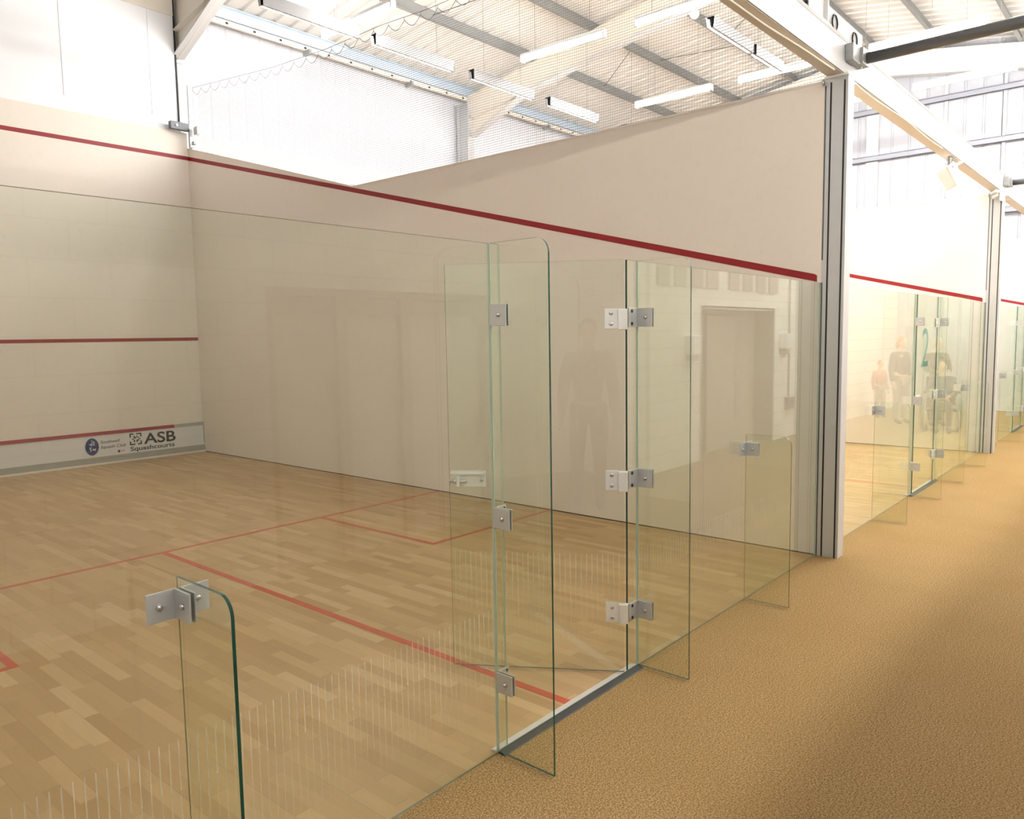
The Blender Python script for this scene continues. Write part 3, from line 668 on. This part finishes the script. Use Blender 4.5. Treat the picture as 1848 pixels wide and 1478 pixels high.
# ------------------------------------------------------------------ lamps
def batten(x, y0, y1, z, label, tube='lamp'):
    t = thing('batten_light', label, 'ceiling light', (x, (y0+y1)/2, z), 0, 'lit battens hanging from the roof')
    MB().box((x-.05, y0, z+.03), (x+.05, y1, z+.075)).build('housing', M['white'], t, bevel=.004)
    MB().tube([(x, y0+.015, z), (x, y1-.015, z)], .034, 12).build('lit_tube', M[tube], t, smooth=True)
    for y in (y0, y1): MB().box((x-.045, y-.012, z-.04), (x+.045, y+.012, z+.07)).build('end_cap', M['white'], t)
    for y in (y0+.25, y1-.25): MB().tube([(x, y, z+.07), (x, y, rz(y)-.05)], .004, 5).build('hanging_wire', M['grey'], t)
    return t
rows = ((5.78, 4.27), (3.75, 2.25), (1.67, .14))
rn = ('in the row nearest the front walls', 'in the row under the ridge', 'in the row above the glass walls')
cols = ((3.42, 'over the middle court'), (6.72, 'over the second side wall'), (9.95, 'over the farthest court'))
for (xc, cn) in cols:
    for (ya, yb), r_ in zip(rows, rn):
        xx = 9.25 if (xc > 9) else xc
        batten(xx, yb, ya, 6.0, 'lit white batten light %s, %s' % (cn, r_))
for xx, cn in ((3.42, 'above the middle court doorway'), (6.78, 'beyond the second post'), (9.95, 'at the far end')): batten(xx, -1.9, -.42, 6.0, 'added fill batten light over the corridor %s, out of view' % cn, 'lamp_fill')  # unseen battens added to brighten the carpet and the lobby wall
batten(.78, 5.73, 7.2, 6.0, 'lit white batten light near the first roof frame beside the eaves troughs')
def trough(x0, x1, y, z, label):
    t = thing('trough_light', label, 'ceiling light', ((x0+x1)/2, y, z), 0, 'trough lights hanging along the front walls')
    MB().prism([(y-.06, z-.07), (y-.07, z+.08), (y+.04, z+.08), (y+.04, z+.06), (y+.0, z+.05), (y-.02, z-.07)], 0, x0, x1).build('housing', M['troughgrey'], t)
    for x in (x0, x1-.006): MB().prism([(y-.07, z-.07), (y-.07, z+.08), (y+.06, z+.08), (y+.03, z-.06)], 0, x, x+.006).build('end_plate', M['troughgrey'], t)
    MB().prism([(y-.012, z-.07), (y+.004, z+.045), (y+.03, z+.045), (y+.02, z-.06)], 0, x0+.03, x1-.03).build('lit_strip', M['trough'], t)
    for x in (x0+.3, x1-.3): MB().tube([(x, y, z+.08), (x, y, rz(y)-.05)], .004, 5).build('hanging_wire', M['grey'], t)
for i, (a, b_) in enumerate(((-.65, .79), (1.08, 2.59), (3.02, 4.52), (4.95, 6.45), (7.4, 8.9))):
    trough(a, b_, 6.50, 5.85, '%s pale trough light in the line parallel to the eaves' % ('first', 'second', 'third', 'fourth', 'fifth', 'sixth', 'seventh', 'eighth')[i])
for a, b_, lb in ((4.1, 5.40, 'left pale trough light in the pair above the middle court'), (5.5, 6.55, 'right pale trough light in the pair above the middle court')):
    trough(a, b_, 3.0, 6.0, lb)
for i, x in enumerate((-5.6, -1.8, 2.0, 5.8, 9.6)):
    t = thing('wall_strip_light', '%s strip light over an added shadow shelf high on the lobby wall, out of view' % ('first', 'second', 'third', 'fourth', 'fifth')[i], 'wall light', (x, YL, 3.4), 0, 'strip lights high on the lobby wall')
    MB().box((x-1.88, YL, 3.42), (x+1.88, YL+.235, 3.44)).build('shadow_shelf', M['white'], t)  # unseen shelf added to cut a shadow edge across the carpet
    MB().box((x-1.8, YL, 3.80), (x+1.8, YL+.03, 3.90)).build('housing', M['white'], t)
    MB().tube([(x-1.78, YL+.05, 3.83), (x+1.78, YL+.05, 3.83)], .015, 12).build('lit_tube', M['lobby'], t, smooth=True)
# sag rods and cables under the roof
rods = (((1.9, 8.1), (2.5, 6.67)), ((4.2, 6.67), (3.7, 8.1)), ((2.9, 5.25), (3.4, 6.67)), ((8.4, 3.96), (9.3, 5.25)), ((9.9, 5.25), (9.0, 6.67)), ((8.0, 6.67), (9.0, 8.1)), ((8.9, 3.35), (8.9, 2.05)), ((8.9, 2.05), (8.9, .65)), ((8.9, .65), (8.9, -.78)))
for i, ((xa, ya), (xb, yb)) in enumerate(rods):
    if ya > yb: xa, ya, xb, yb = xb, yb, xa, ya
    ya += .012; yb -= .07
    o = MB().tube([(xa, ya, rz(ya)-.14), (xb, yb, rz(yb)-.14)], .007, 6).build('sag_rod', M['dgrey'], smooth=True)
    tag(o, 'thin dark rod tying two roof purlins, %s from the left' % ('first', 'second', 'third', 'fourth', 'fifth', 'sixth', 'seventh', 'eighth', 'ninth')[i], 'rod', 'sag rods between purlins')
hk = thing('hanging_spotlight', 'small white round lamp hanging from a dark hook near the beam', 'lamp', (4.3, 3.3, 6.2))
MB().ball((4.05, 3.20, 6.16), .065).build('lamp_globe', M['white'], hk, smooth=True)
MB().tube([(4.05, 3.20, 6.22), (4.05, 3.20, 6.5), (4.05, 3.3, 7.9)], .008, 6).build('hook', M['dgrey'], hk, smooth=True)

# ------------------------------------------------------------------ safety net
def top_edge(y):
    pts = [(0, 5.35), (4.36, 5.35), (5.1, 5.39), (6.13, 5.385), (7.4, 5.446), (9.6, 5.655)]
    for (a, za), (b_, zb) in zip(pts[:-1], pts[1:]):
        if y <= b_: return za+(zb-za)*(y-a)/(b_-a)
    return pts[-1][1]
def wall_top(y): return 3.615 if y < 5.68 else 3.615+(y-5.68)*(4.745-3.615)/(DEEP-5.68)
def net(x, label):
    t = thing('safety_net', label, 'net', (x, 4.8, 3.6))
    y0, y1 = .02, 9.60; P = .272; mb = MB(); s_ = .0013
    def arc(y):
        u = ((9.60-y) % P)/P; return top_edge(y)-.03-.085*math.sin(math.pi*u)
    def off(y, z): return x+.010*math.sin(y*1.7+z)+.006*math.sin(z*5+y*3)
    def strand(pts):
        vs = []; fs = []
        for (px_, py, pz) in pts: vs += [(px_-s_, py, pz+s_), (px_+s_, py+s_, pz), (px_, py-s_, pz-s_)]
        for i in range(len(pts)-1):
            for k_ in range(3): fs.append((3*i+k_, 3*i+(k_+1) % 3, 3*i+3+(k_+1) % 3, 3*i+3+k_))
        mb.add(vs, fs)
    st = .025; y = y0
    while y < y1:
        zb, zt_ = wall_top(y)+.02, arc(y); n = 8
        strand([(off(y, zb+(zt_-zb)*i/n), y, zb+(zt_-zb)*i/n) for i in range(n+1)]); y += st
    z = 3.64
    while z < 5.6:
        seg = []; y = y0
        while y <= y1+.001:
            zz = z+.006*math.sin(y*4+z*9)
            if wall_top(y)+.01 < zz < arc(y): seg.append((off(y, zz), y, zz))
            else:
                if len(seg) > 1: strand(seg)
                seg = []
            y += .16
        if len(seg) > 1: strand(seg)
        z += st
    tag(mb.build('netting', M['net'], t), kind='stuff')
    MB().tube([(x, y0+(y1-y0)*i/50, top_edge(y0+(y1-y0)*i/50)) for i in range(51)], .0035, 5).build('head_line', M['net'], t)
    mb = MB(); n = int((y1-y0)/P*10)
    mb.tube([(x, y1-P*i/10, arc(y1-P*i/10)) for i in range(n)], .0035, 5)
    for i in range(int((y1-y0)/P)): mb.tube([(x, y1-P*i, top_edge(y1-P*i)), (x, y1-P*i, arc(y1-P*i)-.01)], .003, 5)
    mb.build('scalloped_cord', M['net'], t)
net(.05, 'fine white mesh net with scalloped top strung above the nearest side wall')
np_ = thing('net_post', 'grey flat steel post holding the net at the front corner', 'post', (.02, 9.66, 4.72))
MB().box((-.02, 9.62, 4.76), (.06, 9.67, 5.10)).box((-.012, 9.63, 5.10), (.03, 9.66, 5.69)).build('post_bar', M['alu'], np_, bevel=.002)
MB().box((-.31, 9.62, 4.995), (-.02, 9.70, 5.105)).build('wall_bracket', M['dgrey'], np_, bevel=.004)
b = MB(); bolt(b, (-.22, 9.62, 5.05), (0, -1, 0), .026, .02); b.build('bracket_bolt', M['alulite'], np_, smooth=True)
MB().box((.01, 9.44, 4.93), (.07, 9.56, 5.05)).build('anchor_block', M['alulite'], np_, bevel=.004)
MB().box((-.022, 9.50, 4.78), (.02, 9.58, 4.83)).build('clip', M['grey'], np_, bevel=.002)

# ------------------------------------------------------------------ people, seen faintly in the glass
def skin_mesh(joints, edges, root, name):
    """One continuous surface grown round a jointed skeleton."""
    me = bpy.data.meshes.new(name); keys = list(joints)
    me.from_pydata([joints[k][0] for k in keys], [(keys.index(a), keys.index(b)) for a, b in edges], [])
    o = bpy.data.objects.new(name, me); COL.objects.link(o)
    sk = o.modifiers.new('skin', 'SKIN'); sk.use_smooth_shade = True
    for i, k in enumerate(keys):
        d = me.skin_vertices[0].data[i]; r = joints[k][1]; d.radius = r if isinstance(r, tuple) else (r, r); d.use_root = (k == root)
    sb_ = o.modifiers.new('sub', 'SUBSURF'); sb_.levels = 1; sb_.render_levels = 1
    bpy.context.view_layer.update(); dg = bpy.context.evaluated_depsgraph_get()
    out = bpy.data.meshes.new_from_object(o.evaluated_get(dg)); bpy.data.objects.remove(o); out.name = name
    return out
def finger_chain(J, E, pre, wrist, d, side, curl, s=1.0):
    """palm and five fingers: d = pointing direction, side = thumb side, curl = palm-facing direction"""
    w_ = Vector(wrist); d = Vector(d).normalized(); side = Vector(side).normalized(); curl = Vector(curl).normalized()
    J[pre+'palm'] = (w_+d*.055*s, .020*s); E.append((pre+'wrist', pre+'palm'))
    for i, (off, ln) in enumerate(((.027, .072), (.009, .082), (-.010, .076), (-.028, .060))):
        b0 = w_+d*.088*s+side*off*s; b1 = b0+(d+curl*.35).normalized()*ln*.5*s; b2 = b1+(d+curl*1.1).normalized()*ln*.45*s
        for q, (p, r) in enumerate(((b0, .010), (b1, .0085), (b2, .0075))): J['%sf%d%d' % (pre, i, q)] = (p, r*s)
        E.extend([(pre+'palm', '%sf%d0' % (pre, i)), ('%sf%d0' % (pre, i), '%sf%d1' % (pre, i)), ('%sf%d1' % (pre, i), '%sf%d2' % (pre, i))])
    t0 = w_+d*.035*s+side*.034*s+curl*.008*s; t1 = t0+(d+side*.7+curl*.3).normalized()*.034*s; t2 = t1+(d+side*.1+curl*.4).normalized()*.028*s
    for q, (p, r) in enumerate(((t0, .0115), (t1, .010), (t2, .0085))): J['%st%d' % (pre, q)] = (p, r*s)
    E.extend([(pre+'palm', pre+'t0'), (pre+'t0', pre+'t1'), (pre+'t1', pre+'t2')])
def person(label, loc, rzv, H=1.75, seated=False, arms='down', top='darkcloth', legs='darkcloth', hair='hairdark', longhair=False, group=None):
    """faces local +y; loc is the point between the feet"""
    k = H/1.75; t = thing('person', label, 'person', loc, rzv, group); V = lambda x, y, z: Vector((x*k, y*k, z*k))
    hz = .50 if seated else .93; hy = -.02; sh = hz+.50
    J = {'pelvis': (V(0, hy, hz), (.135*k, .10*k)), 'waist': (V(0, hy, hz+.17), (.12*k, .09*k)), 'chest': (V(0, hy-.01, hz+.36), (.145*k, .105*k)),
         'neck0': (V(0, hy-.015, sh+.045), .065*k), 'neck1': (V(0, hy+.005, sh+.12), .05*k), 'head': (V(0, hy+.015, sh+.20), .05*k)}
    E = [('pelvis', 'waist'), ('waist', 'chest'), ('chest', 'neck0'), ('neck0', 'neck1'), ('neck1', 'head')]
    for s, pre in ((1, 'l'), (-1, 'r')):
        J[pre+'hip'] = (V(s*.095, hy, hz-.04), .088*k)
        if seated: kn, an = V(s*.11, .42, .50), V(s*.11, .46, .09)
        else: kn, an = V(s*.105, .01, .49), V(s*.11, -.02, .085)
        J[pre+'thigh'] = ((J[pre+'hip'][0]+kn)/2, .080*k); J[pre+'knee'] = (kn, .058*k); J[pre+'calf'] = (kn*.62+an*.38-V(0, .015, 0), .056*k)
        J[pre+'ankle'] = (an, .038*k); J[pre+'foot'] = (V(an.x/k, an.y/k+.07, .045), .040*k); J[pre+'toe'] = (V(an.x/k, an.y/k+.17, .032), .030*k)
        E += [('pelvis', pre+'hip'), (pre+'hip', pre+'thigh'), (pre+'thigh', pre+'knee'), (pre+'knee', pre+'calf'), (pre+'calf', pre+'ankle'), (pre+'ankle', pre+'foot'), (pre+'foot', pre+'toe')]
        J[pre+'shoulder'] = (V(s*.185, hy-.01, sh-.03), .062*k)
        a = arms if isinstance(arms, str) else arms[0 if s > 0 else 1]
        if a == 'down': el, wr = V(s*.235, hy-.02, sh-.32), V(s*.25, hy+.06, sh-.57)
        elif a == 'lap': el, wr = V(s*.24, hy+.02, sh-.30), V(s*.12, hy+.26, sh-.34)
        else: el, wr = V(s*.22, .10, sh-.27), V(s*.06, .32, sh+.02)      # holding a phone up
        J[pre+'elbow'] = (el, .042*k); J[pre+'wrist'] = (wr, .028*k)
        E += [('chest', pre+'shoulder'), (pre+'shoulder', pre+'elbow'), (pre+'elbow', pre+'wrist')]
        d = (wr-el).normalized(); side = Vector((0, 1, 0)) if a == 'down' else Vector((0, 0, 1)); curl = Vector((-s, 0, 0))
        finger_chain(J, E, pre, wr, d, side, curl, k)
    def part(keys, name, m_, grow):
        jj = {q: (J[q][0], tuple(x+grow for x in J[q][1]) if isinstance(J[q][1], tuple) else J[q][1]+grow) for q in keys}
        ee = [(a_, b_) for a_, b_ in E if a_ in jj and b_ in jj]
        me = skin_mesh(jj, ee, keys[0], name); me.materials.append(M[m_]); o = bpy.data.objects.new(name, me); COL.objects.link(o); o.parent = t; return o
    body = skin_mesh(J, E, 'pelvis', 'body')
    # head with face, joined into the body mesh
    hc = J['head'][0]+V(0, .012, .03); hm = MB()
    hm.ball(hc, (.074*k, .092*k, .112*k), 20, 14); hm.ball(hc+V(0, .03, -.06), (.052*k, .055*k, .05*k), 14, 8)
    hm.ball(hc+V(0, .096, -.018), (.013*k, .017*k, .020*k), 10, 6); hm.ball(hc+V(0, .085, .002), (.010*k, .012*k, .028*k), 8, 6)
    for s in (-1, 1):
        hm.ball(hc+V(s*.074, -.004, -.006), (.010*k, .020*k, .030*k), 10, 6); hm.ball(hc+V(s*.030, .078, .012), (.012*k, .010*k, .009*k), 10, 6, 1)
    hm.ball(hc+V(0, .083, -.052), (.024*k, .008*k, .007*k), 10, 6, 2)
    bm = bmesh.new(); bm.from_mesh(body); n0 = len(bm.faces); vs = [bm.verts.new(v) for v in hm.v]
    for f in bm.faces: f.smooth = True
    for f, mi in zip(hm.f, hm.mi):
        q = bm.faces.new([vs[i] for i in f]); q.smooth = True; q.material_index = mi
    bm.to_mesh(body); bm.free(); body.materials.clear()
    for q in ('skin', 'eye', 'lip'): body.materials.append(M[q])
    bo = bpy.data.objects.new('body', body); COL.objects.link(bo); bo.parent = t
    part(['chest', 'waist', 'pelvis', 'neck0', 'lshoulder', 'rshoulder', 'lelbow', 'relbow', 'lwrist', 'rwrist'], 'jacket', top, .016*k)
    part(['pelvis', 'lhip', 'rhip', 'lthigh', 'rthigh', 'lknee', 'rknee', 'lcalf', 'rcalf', 'lankle', 'rankle'], 'trousers', legs, .012*k)
    for pre in 'lr': part([pre+'foot', pre+'toe', pre+'ankle'], 'shoe', 'black' if legs != 'skin' else 'darkcloth', .008*k)
    hr = MB(); hr.ball(hc+V(0, -.016, .028), (.083*k, .092*k, .098*k), 18, 10)
    if longhair:
        for a_ in range(9):
            an = math.pi*(a_/8); hr.ball(hc+V(.078*math.cos(an), -.02-.07*math.sin(an), -.045), (.03*k, .03*k, .075*k), 8, 6)
    h_ = hr.build('hair', M[hair], t, smooth=True, local=True)
    return t
ph = person('tall man in a grey jacket standing beside the viewpoint, mirrored in the open glass door', (-6.28, -1.84, 0), math.atan2(.541, .841)-math.pi/2, 1.90, hair='hairdark', top='greycloth')
person('woman with auburn hair in a dark top, mirrored in the middle court glass', (9.75, -1.85, 0), .5, 1.62, top='darkcloth', legs='greycloth', hair='hairred', longhair=True)
person('grey-haired person in a dark jacket behind the wheelchair, mirrored in the glass', (9.75, -1.25, 0), .9, 1.60, top='darkcloth', legs='darkcloth', hair='hairgrey', arms='lap')
person('person in navy clothes seated in the wheelchair, mirrored in the glass', (9.05, -1.02, .0), 1.3, 1.60, seated=True, arms='lap', top='navycloth', legs='darkcloth', hair='hairdark')
person('small child in pale pink clothes by the corridor wall, mirrored in the glass', (10.6, -2.45, 0), .6, 1.15, top='lip', legs='greycloth', hair='hairred')
person('man in a dark suit standing inside the farthest court behind the glass', (9.62, .62, 0), 2.3, 1.78, top='darkcloth', legs='greycloth', hair='hairgrey')
wc = thing('wheelchair', 'dark wheelchair with two large wheels, mirrored in the middle court glass', 'wheelchair', (9.05, -1.02, 0), 1.3)
for s in (-1, 1):
    wm = MB(); n = 28
    wm.tube([(s*.29, -.05+.29*math.cos(2*math.pi*i/n), .30+.29*math.sin(2*math.pi*i/n)) for i in range(n+1)], .012, 6)
    wm.tube([(s*.315, -.05+.25*math.cos(2*math.pi*i/n), .30+.25*math.sin(2*math.pi*i/n)) for i in range(n+1)], .008, 6)
    for i in range(10): a = 2*math.pi*i/10; wm.tube([(s*.29, -.05, .30), (s*.29, -.05+.28*math.cos(a), .30+.28*math.sin(a))], .002, 4)
    wm.build('wheel', M['dgrey'], wc, smooth=True, local=True)
    MB().tube([(s*.25, -.22, .95), (s*.25, -.20, .36), (s*.25, .25, .36), (s*.25, .42, .30), (s*.22, .50, .10)], .011, 6).tube([(s*.25, -.19, .66), (s*.25, .20, .66), (s*.25, .22, .36)], .010, 6).build('frame', M['steel'], wc, smooth=True, local=True)
    MB().tube([(s*.24, .33+.07*math.cos(2*math.pi*i/12), .082+.07*math.sin(2*math.pi*i/12)) for i in range(13)], .011, 6).build('caster', M['black'], wc, smooth=True, local=True)
    MB().box((s*.06, .44, .045), (s*.20, .60, .06)).build('footrest', M['black'], wc, local=True)
    MB().box((s*.235, -.15, .66), (s*.285, .20, .69)).build('armrest', M['black'], wc, bevel=.01, local=True)
MB().box((-.24, -.20, .35), (.24, .24, .385)).build('seat', M['black'], wc, bevel=.01, local=True)
MB().box((-.24, -.225, .42), (.24, -.20, .92)).build('backrest', M['black'], wc, bevel=.008, local=True)
for o in list(COL.objects):
    if o.parent is None and 'kind' not in o and o.get('category') in ('door', 'beam', 'eaves beam', 'steel frame', 'glass panel', 'net', 'post'): o['kind'] = 'thing'
